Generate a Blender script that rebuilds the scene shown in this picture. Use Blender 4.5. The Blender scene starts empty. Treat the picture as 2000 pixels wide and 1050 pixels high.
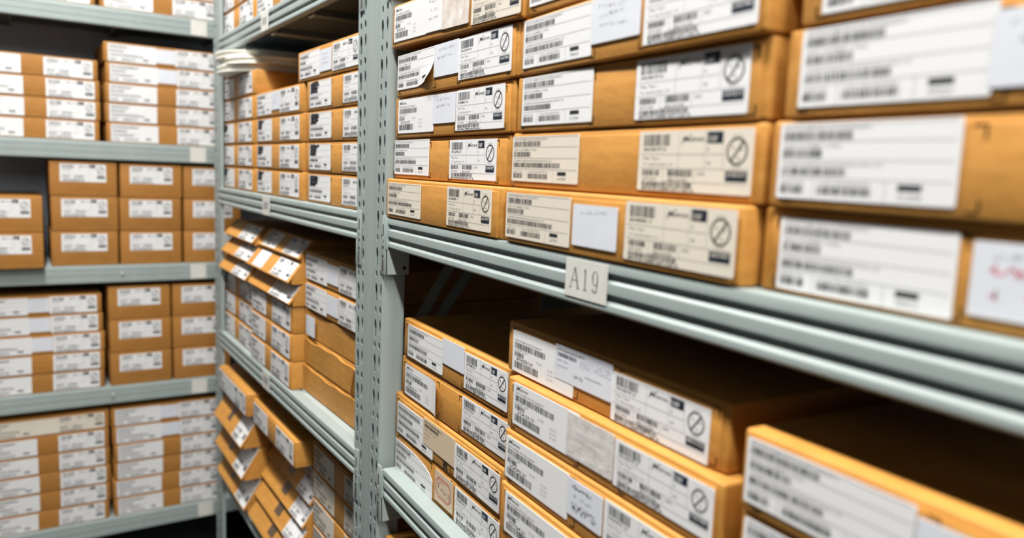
import bpy, bmesh, math, random
from mathutils import Matrix, Vector
from mathutils.geometry import tessellate_polygon

scene = bpy.context.scene
COL = scene.collection
PI = math.pi

# ------------------------------------------------------------------ camera, world, lights, exposure
cam_d = bpy.data.cameras.new('camera')
cam = bpy.data.objects.new('camera', cam_d)
COL.objects.link(cam)
RIGHT = Vector((0.86831009, -0.49426365, 0.04172577))
DOWN = Vector((-0.02588322, -0.12915549, -0.99128650))
FWD = Vector((0.49534599, 0.85966406, -0.12494015))
M = Matrix((RIGHT, -DOWN, -FWD)).transposed().to_4x4()
M.translation = Vector((-0.415, -1.171842, 1.5))
cam.matrix_world = M
cam_d.sensor_width = 36.0
cam_d.lens = 1494.386 / 2000 * 36.0
cam_d.clip_start = 0.02
cam_d.dof.use_dof = True
cam_d.dof.focus_distance = 1.02
cam_d.dof.aperture_fstop = 3.1
scene.camera = cam

world = bpy.data.worlds.new('world')
scene.world = world
world.use_nodes = True
world.node_tree.nodes['Background'].inputs[0].default_value = (0.75, 0.85, 1.0, 1)
world.node_tree.nodes['Background'].inputs[1].default_value = 0.05

vs = scene.view_settings
vs.view_transform = 'Standard'
vs.look = 'None'
vs.gamma = 1.0
vs.use_curve_mapping = False
vs.exposure = -0.18

CEIL = 3.05
LAMPS = [(-0.54, -7.60, 0.0), (-0.54, -5.90, 0.0), (-0.54, -4.20, 0.0), (-0.54, -2.50, 0.0), (-0.54, -0.90, 0.0), (-0.54, 0.70, 0.0)]
LAMP_POWER = 60.0
for i, (lx, ly, rz) in enumerate(LAMPS):
    ld = bpy.data.lights.new('tube_light', 'AREA')
    ld.shape = 'RECTANGLE'
    ld.size = 0.10
    ld.size_y = 1.20
    ld.energy = LAMP_POWER
    ld.color = (1.0, 0.98, 0.95)
    lo = bpy.data.objects.new('tube_light', ld)
    lo.location = (lx, ly, CEIL - 0.085)
    lo.rotation_euler = (0, 0, math.radians(rz))
    COL.objects.link(lo)


# ------------------------------------------------------------------ materials
def new_mat(name):
    m = bpy.data.materials.new(name)
    m.use_nodes = True
    nt = m.node_tree
    return m, nt, nt.nodes['Principled BSDF']


def plain(name, col, rough=0.6, metal=0.0, spec=0.5):
    m, nt, b = new_mat(name)
    b.inputs['Base Color'].default_value = (*col, 1)
    b.inputs['Roughness'].default_value = rough
    b.inputs['Metallic'].default_value = metal
    b.inputs['Specular IOR Level'].default_value = spec
    return m


def noisy(name, c1, c2, scale=(30, 30, 30), rough=0.6, bump=0.0, detail=6, metal=0.0, spec=0.5, rnd=0.0, bscale=None):
    m, nt, b = new_mat(name)
    N, L = nt.nodes, nt.links
    tc = N.new('ShaderNodeTexCoord')
    mp = N.new('ShaderNodeMapping')
    mp.inputs['Scale'].default_value = scale
    nz = N.new('ShaderNodeTexNoise')
    nz.inputs['Scale'].default_value = 1.0
    nz.inputs['Detail'].default_value = detail
    nz.inputs['Roughness'].default_value = 0.6
    cr = N.new('ShaderNodeValToRGB')
    cr.color_ramp.elements[0].position = 0.3
    cr.color_ramp.elements[1].position = 0.7
    cr.color_ramp.elements[0].color = (*c1, 1)
    cr.color_ramp.elements[1].color = (*c2, 1)
    L.new(tc.outputs['Object'], mp.inputs['Vector'])
    L.new(mp.outputs[0], nz.inputs['Vector'])
    L.new(nz.outputs['Fac'], cr.inputs['Fac'])
    out = cr.outputs['Color']
    if rnd:
        oi = N.new('ShaderNodeObjectInfo')
        hs = N.new('ShaderNodeHueSaturation')
        mr = N.new('ShaderNodeMapRange')
        mr.inputs['To Min'].default_value = 1 - rnd
        mr.inputs['To Max'].default_value = 1 + rnd
        L.new(oi.outputs['Random'], mr.inputs['Value'])
        L.new(mr.outputs[0], hs.inputs['Value'])
        L.new(out, hs.inputs['Color'])
        out = hs.outputs['Color']
    L.new(out, b.inputs['Base Color'])
    b.inputs['Roughness'].default_value = rough
    b.inputs['Metallic'].default_value = metal
    b.inputs['Specular IOR Level'].default_value = spec
    if bump:
        bp = N.new('ShaderNodeBump')
        bp.inputs['Strength'].default_value = bump
        bp.inputs['Distance'].default_value = 0.001
        if bscale:
            n2 = N.new('ShaderNodeTexNoise')
            n2.inputs['Scale'].default_value = bscale
            n2.inputs['Detail'].default_value = 3
            L.new(tc.outputs['Object'], n2.inputs['Vector'])
            L.new(n2.outputs['Fac'], bp.inputs['Height'])
        else:
            L.new(nz.outputs['Fac'], bp.inputs['Height'])
        L.new(bp.outputs['Normal'], b.inputs['Normal'])
    return m


KRAFT = noisy('kraft_cardboard', (0.45, 0.200, 0.035), (0.57, 0.272, 0.056), (18, 18, 60), 0.62, 0.35, rnd=0.07, spec=0.35, bscale=140)
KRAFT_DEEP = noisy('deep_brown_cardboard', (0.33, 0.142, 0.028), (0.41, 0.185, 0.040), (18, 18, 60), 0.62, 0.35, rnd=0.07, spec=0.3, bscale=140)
KRAFT2 = noisy('kraft_flap', (0.46, 0.205, 0.036), (0.59, 0.282, 0.060), (25, 25, 90), 0.58, 0.35, rnd=0.05, spec=0.4, bscale=120)
CUT = plain('cut_slit', (0.035, 0.016, 0.006), 0.9, spec=0.1)
PAPER = plain('white_label_paper', (0.74, 0.74, 0.735), 0.5, spec=0.3)
CREAM = plain('cream_label_paper', (0.70, 0.64, 0.54), 0.5, spec=0.3)
TAN = plain('tan_label_paper', (0.60, 0.48, 0.34), 0.5, spec=0.3)
BLUISH = noisy('note_paper', (0.62, 0.645, 0.69), (0.68, 0.70, 0.74), (20, 20, 20), 0.55, 0.2, spec=0.3)
TORN = noisy('torn_paper_tape', (0.50, 0.40, 0.33), (0.80, 0.76, 0.72), (60, 60, 40), 0.5, 0.6, spec=0.4)
CRINK = noisy('crinkled_tape', (0.52, 0.48, 0.44), (0.74, 0.72, 0.69), (55, 55, 90), 0.28, 0.9, spec=0.6)
INK = plain('black_print', (0.022, 0.024, 0.030), 0.6, spec=0.2)
GREYINK = plain('grey_print', (0.20, 0.20, 0.22), 0.6, spec=0.2)
NAVY = plain('navy_print', (0.012, 0.020, 0.034), 0.5, spec=0.3)
RED = plain('red_stamp', (0.50, 0.05, 0.05), 0.6, spec=0.2)
PINK = plain('faded_red_ink', (0.72, 0.20, 0.26), 0.6, spec=0.2)
STEEL = noisy('powder_coated_steel', (0.275, 0.325, 0.312), (0.31, 0.36, 0.346), (14, 14, 5), 0.42, 0.10, spec=0.38, bscale=500)
DECK = noisy('shelf_deck_steel', (0.41, 0.455, 0.44), (0.45, 0.495, 0.48), (12, 12, 12), 0.38, 0.08, spec=0.5, bscale=400)
PANEL = noisy('back_panel_steel', (0.42, 0.48, 0.56), (0.48, 0.54, 0.62), (6, 6, 6), 0.35, 0.05, spec=0.5)
UNDER_SHADE = noisy('shelf_underside_shade', (0.11, 0.14, 0.17), (0.14, 0.17, 0.20), (8, 8, 8), 0.45, 0.05)  # shade under the decks painted in as a dark blue-grey
HOLE_SHADE = plain('post_hole_shade', (0.012, 0.014, 0.016), 0.8, spec=0.1)  # near-black colour standing for the shade inside the hollow posts
TAGMAT = noisy('paper_tag', (0.60, 0.59, 0.53), (0.68, 0.67, 0.62), (60, 60, 30), 0.45, 0.15, spec=0.4)
TAGINK = plain('tag_print', (0.10, 0.10, 0.10), 0.6)
REELMAT = plain('reel_plastic', (0.88, 0.86, 0.78), 0.4)
MAROON = noisy('maroon_card', (0.12, 0.02, 0.025), (0.16, 0.03, 0.035), (20, 20, 20), 0.7)
WALLM = noisy('wall_paint', (0.035, 0.037, 0.04), (0.045, 0.047, 0.05), (3, 3, 3), 0.8)
DARKWALL = noisy('dark_wall', (0.030, 0.036, 0.042), (0.040, 0.046, 0.052), (3, 3, 3), 0.9)
FLOORM = noisy('floor_epoxy', (0.045, 0.05, 0.052), (0.06, 0.065, 0.068), (4, 4, 4), 0.5, 0.05)
CEILM = noisy('ceiling_paint', (0.16, 0.16, 0.16), (0.19, 0.19, 0.19), (3, 3, 3), 0.9)
m_, nt_, b_ = new_mat('lamp_tube_glow')
b_.inputs['Base Color'].default_value = (0.9, 0.9, 0.9, 1)
b_.inputs['Emission Color'].default_value = (1, 0.98, 0.95, 1)
b_.inputs['Emission Strength'].default_value = 6.0
GLOW = m_
LAMPBODY = plain('lamp_housing_white', (0.8, 0.8, 0.8), 0.5)

LMATS = [PAPER, INK, PAPER, RED, GREYINK, NAVY, PINK]      # slots of every label mesh: 0 paper, 1 black, 2 reversed type, 3 red ...


# ------------------------------------------------------------------ object helpers
def link(o, parent=None):
    COL.objects.link(o)
    if parent is not None:
        o.parent = parent
    return o


def tag(o, label, cat, group=None, kind=None):
    o['label'] = label
    o['category'] = cat
    if group:
        o['group'] = group
    if kind:
        o['kind'] = kind
    return o


def empty(name, mat, label=None, cat=None, group=None):
    o = bpy.data.objects.new(name, None)
    o.empty_display_size = 0.05
    COL.objects.link(o)
    o.matrix_world = mat
    if label:
        tag(o, label, cat, group)
    return o


def mesh_obj(name, me, parent=None, loc=(0, 0, 0), rot=(0, 0, 0), scale=(1, 1, 1)):
    o = bpy.data.objects.new(name, me)
    o.location = loc
    o.rotation_euler = rot
    o.scale = scale
    return link(o, parent)


def smooth(me, ang=35):
    try:
        me.shade_auto_smooth
    except Exception:
        pass
    for p in me.polygons:
        p.use_smooth = False
    return me


class MB:
    """collects primitive solids into one mesh"""
    def __init__(self):
        self.bm = bmesh.new()

    def box(self, x0, y0, z0, x1, y1, z1, bev=0.0, seg=2, mi=0):
        r = bmesh.ops.create_cube(self.bm, size=1.0)
        vs_ = r['verts']
        for v in vs_:
            v.co = Vector((x0 + (v.co.x + .5) * (x1 - x0), y0 + (v.co.y + .5) * (y1 - y0), z0 + (v.co.z + .5) * (z1 - z0)))
        fs = set(f for v in vs_ for f in v.link_faces)
        for f in fs:
            f.material_index = mi
        if bev > 0:
            es = set(e for v in vs_ for e in v.link_edges)
            bmesh.ops.bevel(self.bm, geom=list(es), offset=bev, segments=seg, profile=0.5, affect='EDGES')
        return self

    def prism(self, pts, axis, a, b, mi=0, cut=None):
        """closed polygon of 2D points extruded along axis 'x','y' or 'z' from a to b"""
        if cut is not None:
            self.prism(pts, axis, a, cut, mi)
            return self.prism(pts, axis, cut, b, mi)
        def P(p, t):
            if axis == 'x':
                return (t, p[0], p[1])
            if axis == 'y':
                return (p[0], t, p[1])
            return (p[0], p[1], t)
        n = len(pts)
        va = [self.bm.verts.new(P(p, a)) for p in pts]
        vb = [self.bm.verts.new(P(p, b)) for p in pts]
        tris = tessellate_polygon([[Vector((p[0], p[1], 0)) for p in pts]])
        fs = []
        for t in tris:
            try:
                fs.append(self.bm.faces.new([va[i] for i in t]))
                fs.append(self.bm.faces.new([vb[i] for i in reversed(t)]))
            except ValueError:
                pass
        for i in range(n):
            j = (i + 1) % n
            fs.append(self.bm.faces.new((va[i], va[j], vb[j], vb[i])))
        for f in fs:
            f.material_index = mi
        return self

    def cyl(self, c, r, h, axis='z', seg=20, mi=0, r2=None):
        rr = bmesh.ops.create_cone(self.bm, cap_ends=True, segments=seg, radius1=r, radius2=r if r2 is None else r2, depth=h)
        R = Matrix.Identity(4)
        if axis == 'y':
            R = Matrix.Rotation(PI / 2, 4, 'X')
        elif axis == 'x':
            R = Matrix.Rotation(PI / 2, 4, 'Y')
        bmesh.ops.transform(self.bm, matrix=Matrix.Translation(c) @ R, verts=rr['verts'])
        for v in rr['verts']:
            for f in v.link_faces:
                f.material_index = mi
        return self

    def mesh(self, name, mats, shear=None, smooth_ang=None):
        bm = self.bm
        if shear:
            two = shear.__code__.co_argcount == 2
            for v in bm.verts:
                v.co.x += shear(v.co.x, v.co.z) if two else shear(v.co.z)
        bmesh.ops.recalc_face_normals(bm, faces=bm.faces)
        me = bpy.data.meshes.new(name)
        bm.to_mesh(me)
        bm.free()
        for m in mats:
            me.materials.append(m)
        if smooth_ang:
            me.polygons.foreach_set('use_smooth', [True] * len(me.polygons))
            me.set_sharp_from_angle(angle=math.radians(smooth_ang))
        return me


# ------------------------------------------------------------------ print: flat geometry for labels
_tc = {}


def text_geo(s, bold=0.0):
    key = (s, bold)
    if key in _tc:
        return _tc[key]
    cu = bpy.data.curves.new('type', 'FONT')
    cu.body = s
    cu.size = 1.0
    cu.resolution_u = 1
    cu.offset = bold
    cu.fill_mode = 'FRONT'
    o = bpy.data.objects.new('type', cu)
    COL.objects.link(o)
    dg = bpy.context.evaluated_depsgraph_get()
    me = o.evaluated_get(dg).to_mesh()
    vs_ = [(v.co.x, v.co.y) for v in me.vertices]
    fs = [tuple(p.vertices) for p in me.polygons]
    o.evaluated_get(dg).to_mesh_clear()
    bpy.data.objects.remove(o)
    bpy.data.curves.remove(cu)
    w = max([v[0] for v in vs_] or [0])
    _tc[key] = (vs_, fs, w)
    return _tc[key]


class Flat:
    """a sheet of paper (w by h) with print; x along the sheet, z up, the printed side faces -y"""
    def __init__(self, w, h, seed=0):
        self.w, self.h = w, h
        self.v, self.f, self.m = [], [], []
        self.r = random.Random(seed)

    def poly(self, pts, mi=1, lev=1):
        y = -0.00030 - 0.00012 * lev
        b = len(self.v)
        self.v += [(p[0], y, p[1]) for p in pts]
        self.f.append(tuple(range(b, b + len(pts))))
        self.m.append(mi)

    def rect(self, x0, z0, x1, z1, mi=1, lev=1):
        self.poly([(x0, z0), (x1, z0), (x1, z1), (x0, z1)], mi, lev)

    # fractional coordinates, t measured from the top edge
    def fr(self, x0, t0, x1, t1, mi=1, lev=1):
        self.rect(x0 * self.w, (1 - t1) * self.h, x1 * self.w, (1 - t0) * self.h, mi, lev)

    def hl(self, t, x0=0.02, x1=0.98, mi=4, th=0.00028):
        z = (1 - t) * self.h
        self.rect(x0 * self.w, z - th / 2, x1 * self.w, z + th / 2, mi, 1)

    def vl(self, x, t0, t1, mi=4, th=0.00028):
        self.rect(x * self.w - th / 2, (1 - t1) * self.h, x * self.w + th / 2, (1 - t0) * self.h, mi, 1)

    def bars(self, x0, t0, x1, t1, mi=1, module=0.00055):
        x = x0 * self.w
        X1 = x1 * self.w
        z0, z1 = (1 - t1) * self.h, (1 - t0) * self.h
        while x < X1:
            wd = module * self.r.choice((1, 1, 1.5, 2.2))
            self.rect(x, z0, min(x + wd, X1), z1, mi, 1)
            x += wd + module * self.r.choice((0.9, 1, 1.4, 2.2))

    def text(self, s, x, t, size, mi=1, lev=1, xs=0.8, bold=0.0, shear=0.0, fit=None, up=0.0):
        vs_, fs, w = text_geo(s, bold)
        if fit:
            xs = fit * self.w / max(1e-6, w * size)
        b = len(self.v)
        y = -0.00030 - 0.00012 * lev
        X, Z = x * self.w, (1 - t) * self.h
        self.v += [(X + (p[0] + shear * p[1]) * size * xs, y, Z + p[1] * size) for p in vs_]
        self.f += [tuple(i + b for i in q) for q in fs]
        self.m += [mi] * len(fs)

    def stroke(self, pts, wd, mi=1, lev=1):
        for (x0, z0), (x1, z1) in zip(pts, pts[1:]):
            dx, dz = x1 - x0, z1 - z0
            l = math.hypot(dx, dz) or 1e-6
            nx, nz = -dz / l * wd / 2, dx / l * wd / 2
            self.poly([(x0 - nx, z0 - nz), (x1 - nx, z1 - nz), (x1 + nx, z1 + nz), (x0 + nx, z0 + nz)], mi, lev)

    def scribble(self, x0, t0, x1, t1, n=14, wd=0.0004, mi=1):
        pts = []
        for i in range(n):
            a = i / (n - 1)
            pts.append(((x0 + (x1 - x0) * a + self.r.uniform(-.02, .02)) * self.w,
                        (1 - (t0 + (t1 - t0) * self.r.random())) * self.h))
        self.stroke(pts, wd, mi)

    def scrawl(self, x, t, n, size=.0042, wd=.00030, mi=4):
        X, Z = x * self.w, (1 - t) * self.h
        for k in range(n):
            if self.r.random() < .12:
                X += size * .5
                continue
            pts = [(X + self.r.uniform(0, .55) * size, Z + self.r.uniform(-.1, .9) * size) for _ in range(self.r.choice((3, 4, 5)))]
            self.stroke(pts, wd * self.r.uniform(.8, 1.4), mi)
            X += size * .62
            Z += self.r.uniform(-.10, .12) * size

    def arc(self, cx, cz, r0, r1, a0=0, a1=2 * PI, n=28, mi=1, lev=1):
        for i in range(n):
            p, q = a0 + (a1 - a0) * i / n, a0 + (a1 - a0) * (i + 1) / n
            self.poly([(cx + r0 * math.cos(p), cz + r0 * math.sin(p)), (cx + r1 * math.cos(p), cz + r1 * math.sin(p)),
                       (cx + r1 * math.cos(q), cz + r1 * math.sin(q)), (cx + r0 * math.cos(q), cz + r0 * math.sin(q))], mi, lev)

    def logo(self, x, t, size, wfit):
        self.text('Micron', x, t, size, 1, 1, bold=0.012, shear=0.12, fit=wfit)
        X, Z = x * self.w, (1 - t) * self.h
        self.stroke([(X - size * .06, Z - size * .42), (X + size * .06, Z + size * .12)], size * .11)
        k = wfit * self.w
        self.arc(X + k * .38, Z + size * .72, size * .10, size * .2, 0.2, 3.4, 8)

    def build(self, name, mats, outline=None, bend=None, cr=0.0012):
        w, h = self.w, self.h
        if outline is None:
            outline = []
            for cx, cz, a in ((w - cr, h - cr, 0), (cr, h - cr, 90), (cr, cr, 180), (w - cr, cr, 270)):
                for k in range(4):
                    t = math.radians(a + 30 * k)
                    outline.append((cx + cr * math.cos(t), cz + cr * math.sin(t)))
        V, F, MI = [], [], []
        if bend:
            nx, nz = 16, 8
            for j in range(nz + 1):
                for i in range(nx + 1):
                    V.append((w * i / nx, -0.0003, h * j / nz))
            for j in range(nz):
                for i in range(nx):
                    a = j * (nx + 1) + i
                    F.append((a, a + 1, a + nx + 2, a + nx + 1))
                    MI.append(0)
        else:
            n = len(outline)
            V += [(p[0], -0.0003, p[1]) for p in outline] + [(p[0], 0.0004, p[1]) for p in outline]
            for t in tessellate_polygon([[Vector((p[0], p[1], 0)) for p in outline]]):
                F.append(tuple(t))
                MI.append(0)
            for i in range(n):
                j = (i + 1) % n
                F.append((i, j, n + j, n + i))
                MI.append(0)
        b = len(V)
        V += self.v
        F += [tuple(i + b for i in q) for q in self.f]
        MI += self.m
        if bend:
            V = [bend(*p) for p in V]
        me = bpy.data.meshes.new(name)
        me.from_pydata(V, [], F)
        for m in mats:
            me.materials.append(m)
        me.polygons.foreach_set('material_index', MI)
        me.update()
        return me


def mats_for(paper):
    return [paper, INK, paper, RED, GREYINK, NAVY, PINK]


def print_customer(L, d):
    """ruled label: four bands of small type over a bar code, dark number block bottom right"""
    rw = d.get('bars', (0.42, 0.28, 0.62))
    k = d.get('k', 1)
    txt = d.get('text', ('(P)CUSTOMER PROD ID MT41K256M16', '(K)PO NUMBER 119763', '(1P)MFG PART# MT41K256M16TW-107', '(Q)QTY 2000', '(1T)LOT# 42507723'))
    s = 0.0030
    if k:
        L.text(txt[0], .03, .095, s, 4, fit=min(.62, rw[0] * 1.25))
        L.text(txt[1], .03, .325, s, 4, fit=.36)
        L.text(txt[2], .03, .565, s, 4, fit=.60)
        L.text(txt[3], .03, .80, s * .9, 4, fit=.15)
        L.text(txt[4], .27, .80, s * .9, 4, fit=.30)
    else:
        for x1, t in ((.55, .06), (.36, .29), (.6, .53)):
            L.fr(.03, t, x1, t + .03, 4)
    L.bars(.03, .115, .03 + rw[0], .225)
    L.hl(.03)
    L.hl(.245)
    L.bars(.03, .345, .03 + rw[1], .455)
    L.hl(.485)
    L.bars(.03, .585, .03 + rw[2], .69)
    L.hl(.725)
    L.bars(.03, .82, .18, .93)
    L.vl(.24, .725, 1.0)
    L.bars(.27, .82, .58, .93)
    L.vl(.655, .725, 1.0)
    L.fr(.72, .765, .84, .84, 1)
    if k:
        L.text(d.get('num', '63781'), .72, .94, .0042, 4, fit=.12)


def drop(L, cx, cz, s):
    L.poly([(cx, cz + s), (cx - s * .45, cz - s * .2), (cx - s * .3, cz - s * .6), (cx + s * .3, cz - s * .6), (cx + s * .45, cz - s * .2)], 1, 1)


def print_main(L, d):
    """gridded maker's label with the round no-water pictogram"""
    w, h = L.w, L.h
    L.bars(.05, .06, .30, .25, module=.0006)
    L.text(d.get('code', 'DRCRDYF 21'), .05, .335, .0042, 1, bold=.01, fit=.22)
    L.hl(.39, .02, .78)
    L.vl(.39, .02, .62)
    L.vl(.62, .02, .62)
    L.vl(.775, .2, .62)
    L.logo(.42, .185, .0062, .185)
    L.fr(.635, .04, .765, .22, 5)
    L.text(d.get('dark', 'DBF'), .645, .195, .0066, 2, 2, fit=.075)
    L.text(d.get('rev', 'K'), .64, .345, .0042, 1)
    L.text('081', .64, .55, .0042, 4)
    L.text('Pkg: Tape', .05, .475, .0032, 4, fit=.16)
    L.text('Tot. Qty Dies Each: 1.00', .05, .575, .0032, 4, fit=.29)
    L.hl(.62, .02, .98)
    L.bars(.05, .65, .22, .75)
    L.bars(.30, .64, .52, .75)
    L.vl(.255, .62, .84)
    L.vl(.545, .62, .84)
    L.text(d.get('qty', 'QTY 2000'), .05, .83, .0036, 1, fit=.14)
    L.text(d.get('seq', 'SEQ 201923'), .30, .83, .0036, 1, fit=.18)
    L.text('SA6H', .57, .72, .0042, 4)
    L.fr(.80, .645, .97, .80, 5)
    L.text(d.get('num', '135785'), .808, .725, .0040, 2, 2, bold=.01, fit=.15)
    L.hl(.84, .255, .98)
    L.bars(.05, .85, .52, .935)
    L.text(d.get('part', 'MT41K128M16JT-125 K'), .05, .985, .0028, 1, bold=.02, fit=.50)
    cx, cz, R = .88 * w, .655 * h, min(.082 * w, .21 * h)
    L.arc(cx, cz, R * .84, R)
    a = math.radians(52)
    L.stroke([(cx - R * .9 * math.cos(a), cz - R * .9 * math.sin(a)), (cx + R * .9 * math.cos(a), cz + R * .9 * math.sin(a))], R * .17)
    drop(L, cx - R * .42, cz + R * .28, R * .17)
    drop(L, cx + R * .42, cz + R * .15, R * .17)
    drop(L, cx + R * .15, cz - R * .5, R * .17)
    L.arc(cx, cz, R * 1.14, R * 1.17, 1.1, 2.1, 6, 4)
    L.arc(cx, cz, R * 1.14, R * 1.17, 4.2, 5.2, 6, 4)


def print_maker(L, d):
    """open label with the maker's wordmark over three bar codes"""
    if d.get('logo', True):
        L.logo(.05, .15, .0056, .19)
    L.text(d.get('l1', '(P)MT NUMBER: MT-FCZ62GAB8-WT'), .04, .255, .0036, 4, fit=.46)
    L.bars(.04, .28, .04 + d.get('b', .46), .42, module=.0007)
    L.text('(Q)QTY: 200', .04, .49, .0034, 4, fit=.22)
    L.bars(.04, .51, .20, .62, module=.0006)
    L.text('DC: 2023', .42, .60, .0036, 4)
    L.text(d.get('l2', 'ZCA123.15'), .08, .715, .0052, 1, bold=.015, fit=.28)
    L.bars(.04, .74, .46, .91, module=.0007)
    for i in range(3):
        L.text('CC: ST-1', .60, .66 + .10 * i, .0034, 4, fit=.10)


def print_note(L, d):
    n = d.get('n', 3)
    for i in range(n):
        t = .12 + i * .22
        L.scrawl(.10 + L.r.uniform(0, .12), t + .12, max(4, int(L.w * .62 / .0026)), .0042)


def print_blank(L, d):
    pass


def print_blackout(L, d):
    print_customer(L, d)
    for i in range(5):
        t = .06 + .085 * i
        x1 = .42 + L.r.uniform(-.05, .08) - .02 * i
        pts = []
        for k in range(8):
            a = k / 7
            pts.append(((.05 + (x1 - .05) * a) * L.w, (1 - t - L.r.uniform(-.03, .05)) * L.h))
        L.stroke(pts, L.h * .10, 1, 2)


PRINTS = {'customer': print_customer, 'main': print_main, 'maker': print_maker, 'note': print_note, 'blank': print_blank, 'blackout': print_blackout}


def label_mesh(kind, w, h, seed, paper=None, bend=None, outline=None, extra=None, **d):
    L = Flat(w, h, seed)
    if kind == 'note':
        paper = paper or BLUISH
    PRINTS[kind](L, d)
    if extra:
        extra(L)
    return L.build('print', mats_for(paper or PAPER), outline, bend)


# ------------------------------------------------------------------ placing: three rack frames
YA = math.radians(2.8457)
YC = math.radians(3.0238)
FRAME_B = Matrix.Rotation(-PI / 2, 4, 'Z')
FRAME_A = Matrix.Rotation(-PI / 2 + YA, 4, 'Z')
DA = Vector((-math.sin(YA), math.cos(YA), 0))
FRAME_C = Matrix.Translation(DA * 1.6) @ Matrix.Rotation(YC, 4, 'Z')
_rng = random.Random(7)


def place(frame, x, y, z, yaw=0.0, roll=0.0):
    return frame @ Matrix.Translation((x, y, z)) @ Matrix.Rotation(math.radians(yaw), 4, 'Z') @ Matrix.Rotation(math.radians(roll), 4, 'Y')


_meshes = {}


def cached(key, fn):
    if key not in _meshes:
        _meshes[key] = fn()
    return _meshes[key]


def carton_mesh(W, D, H, bev=0.0028):
    def fn():
        mb = MB()
        mb.box(0, 0, 0, W, D, H, bev, 3)
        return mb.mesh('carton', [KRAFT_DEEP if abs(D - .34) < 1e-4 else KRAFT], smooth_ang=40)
    return cached(('c', round(W, 4), round(D, 4), round(H, 4)), fn)


def flap_mesh(W, H, slits):
    """front tuck flap, a whisker proud of the carton, with the die-cut corner slits round each label"""
    def fn():
        mb = MB()
        e = 0.0085
        mb.box(e, -0.0016, 0.0012, W - e, 0.003, H - 0.0052, 0.0012, 2)
        for (x0, x1, z0, z1) in slits:
            x1 = min(x1, W - 0.0125)
            k, th = 0.0075, 0.0011
            g = 0.0022
            for sx, xx in ((1, x0 - g), (-1, x1 + g)):
                for sz, zz in ((1, z0 - g), (-1, z1 + g)):
                    if not (0.002 < zz < H - 0.006):
                        zz = min(max(zz, 0.0028), H - 0.0068)
                    xa, xb = sorted((xx, xx + sx * k))
                    mb.box(xa, -0.0019, zz - th / 2, xb, -0.001, zz + th / 2, mi=1)
                    za, zb = sorted((zz, zz + sz * k))
                    mb.box(xx - th / 2, -0.0019, za, xx + th / 2, -0.001, zb, mi=1)
        return mb.mesh('flap', [KRAFT2, CUT], smooth_ang=40)
    return cached(('f', round(W, 4), round(H, 4), tuple(slits)), fn)


def reel_box(mat, W, D, H, labels, text, group=None, slits=None, name='cardboard_box', flap=True, cat='box'):
    """flat kraft carton: body, tuck flap, labels. labels: list of (part name, x, z, mesh, scale) on the front"""
    root = empty(name, mat, text, cat, group)
    mesh_obj('carton', carton_mesh(W, D, H), root)
    front = -0.0001
    if flap:
        mesh_obj('tuck_flap', flap_mesh(W, H, tuple(slits or ())), root)
        front = -0.0020
    for i, (nm, x, z, me, sc) in enumerate(labels):
        mesh_obj(nm, me, root, (x, front - 0.0004 - 0.0004 * i * (1 if nm != 'label' else 0), z), scale=(sc[0], 1, sc[1]))
    return root


# ------------------------------------------------------------------ steel racks
def slotted_strip(mb, x0, x1, y, z0, z1, cols, thick=0.0010, pitch=0.0578, zoff=0.0):
    """vertical strip with keyhole slots and small oval holes cut through, plus pressed half-drops"""
    def oval(cx, cz, rx, rz, n=10):
        return [(cx + rx * math.cos(2 * PI * i / n), cz + rz * math.sin(2 * PI * i / n)) for i in range(n)]

    def key(cx, cz, s):
        p = [(0, .0155), (.0038, .0130), (.0056, .007), (.0056, .001), (.0040, -.003), (.0040, -.0140), (-.0026, -.0140),
             (-.0030, -.003), (-.0050, .001), (-.0050, .008), (-.0032, .0130)]
        return [(cx + s * q[0], cz + q[1]) for q in p]

    def dimple(cx, cz):
        return [(cx + x, cz + z) for x, z in ((0, .0130), (.0032, .0110), (.0048, .0060), (.0050, .0), (.0034, -.0080), (.0012, -.0125), (-.0012, -.0125), (-.0026, -.0060),
                                              (-.0030, .0020), (-.0022, .0090))]
    n0 = math.ceil((z0 - zoff) / pitch)
    n1 = math.floor((z1 - zoff) / pitch)
    bm = mb.bm
    zs = [z0] + [zoff + pitch * (n + .5) for n in range(n0, n1)] + [z1]
    zs = [z for z in zs if z0 <= z <= z1]
    for za, zb in zip(zs, zs[1:]):
        holes = []
        zc = None
        for n in range(n0, n1 + 1):
            c = zoff + pitch * n
            if za < c < zb:
                zc = c
        if zc is not None and zb - za > pitch * .9:
            kx, ox, dirn = cols
            holes.append(key(kx, zc - .013, dirn))
            holes.append(oval(kx, zc + .0172, .0040, .0058))
            holes.append(oval(ox, zc + .0192, .0044, .0060))
            holes.append(dimple(ox, zc - .0085))
        outer = [(x0, za), (x1, za), (x1, zb), (x0, zb)]
        rings = [outer] + holes
        flat = [p for r in rings for p in r]
        tris = tessellate_polygon([[Vector((p[0], p[1], 0)) for p in r] for r in rings])
        va = [bm.verts.new((p[0], y, p[1])) for p in flat]
        vb = [bm.verts.new((p[0], y + thick, p[1])) for p in flat]
        for t in tris:
            bm.faces.new([va[i] for i in t])
            bm.faces.new([vb[i] for i in reversed(t)])
        b = 4
        for h in holes:
            for i in range(len(h)):
                j = (i + 1) % len(h)
                bm.faces.new((va[b + i], va[b + j], vb[b + j], vb[b + i]))
            b += len(h)
        if zc is not None and zb - za > pitch * .9:
            d = dimple(ox, zc - .0085)
            zl, zh = min(q[1] for q in d), max(q[1] for q in d)
            dv = [bm.verts.new((q[0], y + .0004 + .0045 * (q[1] - zl) / (zh - zl), q[1])) for q in d]
            for t in tessellate_polygon([[Vector((q[0], q[1], 0)) for q in d]]):
                bm.faces.new([dv[i] for i in t])
    return mb


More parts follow.
